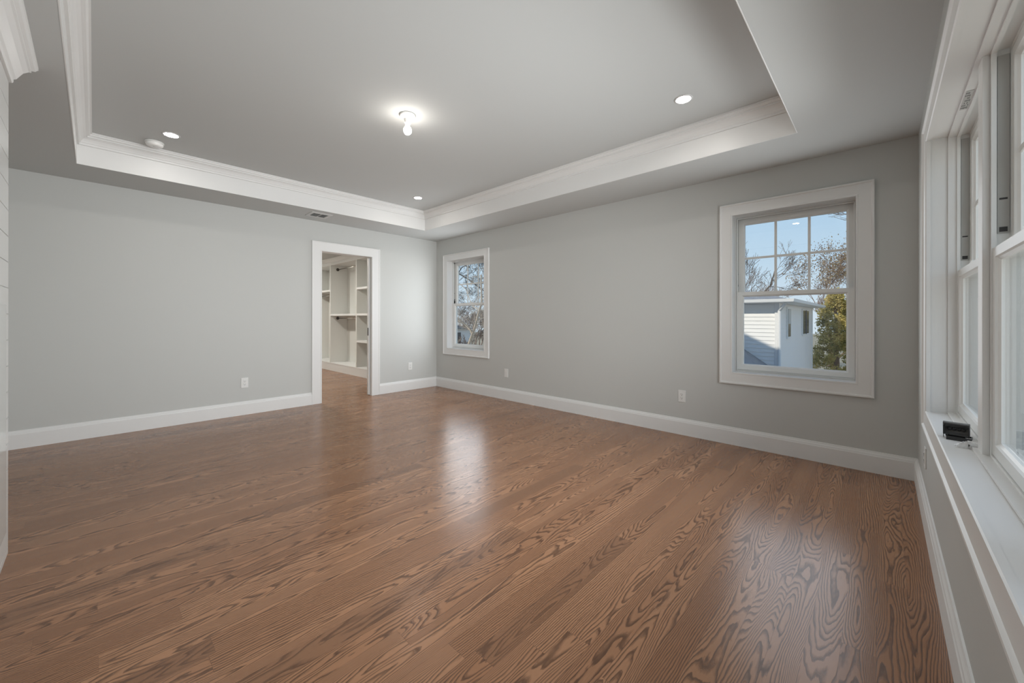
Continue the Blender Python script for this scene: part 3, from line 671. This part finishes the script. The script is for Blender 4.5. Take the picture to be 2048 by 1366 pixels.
juniper((4.17, 15.75), GZ, 2.15, 1.0, 5, 'yellow-green evergreen beside the neighbour house')
tree((3.5, 27.0, GZ), (0.03, 0, 1), 3.4, .16, 6, 21, 'oak holding brown leaves behind the evergreen', M['brownbark'], spread=.40, minr=.006, leaves=(M['oakleaf'], 5, .24, .048))
tree((-1.9, 21.5, GZ), (0.10, 0, 1), 3.3, .17, 6, 8, 'dark bare tree above the roof at the left of the larger window', M['bark'], spread=.46, upb=.06, minr=.007,
     limbs=[([(-1.2, 21.5, .6), (-.5, 21.4, 1.9), (.3, 21.4, 2.1), (1.1, 21.3, 3.0), (1.3, 21.3, 3.9)], .085, .025, 3, 1.1)])
tree((-2.8, 37.0, GZ), (0.0, 0, 1), 2.9, .16, 6, 33, 'faint bare tree far behind the house roof', M['brownbark'], spread=.45, minr=.009)
tree((1.9, 43.0, GZ), (0.0, 0, 1), 3.2, .16, 6, 34, 'faint bare tree far off between the oak and the roof', M['brownbark'], spread=.45, minr=.010)
tree((7.4, 9.6, GZ), (0.05, 0, 1), 2.6, .13, 4, 14, 'bare tree whose twigs reach into the top right of the larger window', M['bark'], spread=.5, minr=.005,
     limbs=[([(7.3, 9.5, 1.6), (6.4, 9.2, 3.1), (5.5, 8.9, 3.75), (4.75, 8.7, 3.80)], .05, .008, 2, .55)])
# seen through the smaller window
tree((-11.1, 8.6, GZ), (0.45, 0, 1), 0, .13, 5, 3, 'leaning bare tree, bark coloured sunlit, close outside the smaller window', M['sunbark'], spread=.55, upb=.02, minr=.004,
     limbs=[([(-11.0, 8.6, GZ), (-10.1, 8.6, -1.5), (-9.30, 8.6, -.25), (-8.80, 8.6, .69), (-8.30, 8.6, 1.9), (-8.35, 8.6, 3.2)], .095, .035, 4, .95),
            ([(-8.95, 8.6, .45), (-9.6, 8.5, .95), (-10.3, 8.4, 1.15), (-10.9, 8.4, 1.7)], .032, .014, 3, .8),
            ([(-8.4, 8.6, 1.5), (-9.1, 8.7, 1.75), (-9.7, 8.8, 2.6), (-10.4, 8.8, 3.0)], .028, .010, 3, .9)])
tree((-20.8, 16.0, GZ), (0.0, 0, 1), 3.6, .15, 6, 17, 'bare tree, bark coloured shaded, filling the top of the smaller window', M['shadebark'], spread=.5, upb=.06, minr=.006,
     limbs=[([(-20.6, 16.0, 5.2), (-19.2, 16.0, 4.75), (-17.8, 16.0, 4.1), (-16.2, 16.0, 3.2), (-15.0, 16.0, 2.9)], .062, .030, 5, 1.5),
            ([(-20.5, 16.1, 3.6), (-19.0, 16.2, 5.2), (-17.6, 16.3, 5.6), (-16.3, 16.3, 6.3)], .05, .020, 5, 1.5)])
for i, (x, y, lab) in enumerate(((-22.3, 20.6, 'brown brushy tree nearest, right of the distant white house'), (-41.5, 35.0, 'brown brushy tree at the left behind the distant house'),
        (-37.0, 33.6, 'brown brushy tree standing behind the distant white house'), (-27.6, 25.6, 'brown brushy tree right beside the distant white house'), (-43.3, 40.0, 'brown brushy tree far off at the right of the distant house'))):
    tree((x, y, GZ), (0, 0, 1), 1.7 if i == 0 else 2.45, .10, 6, 50+i, lab, M['brownbark'], spread=.60, minr=.012, kids=3, upb=.05)
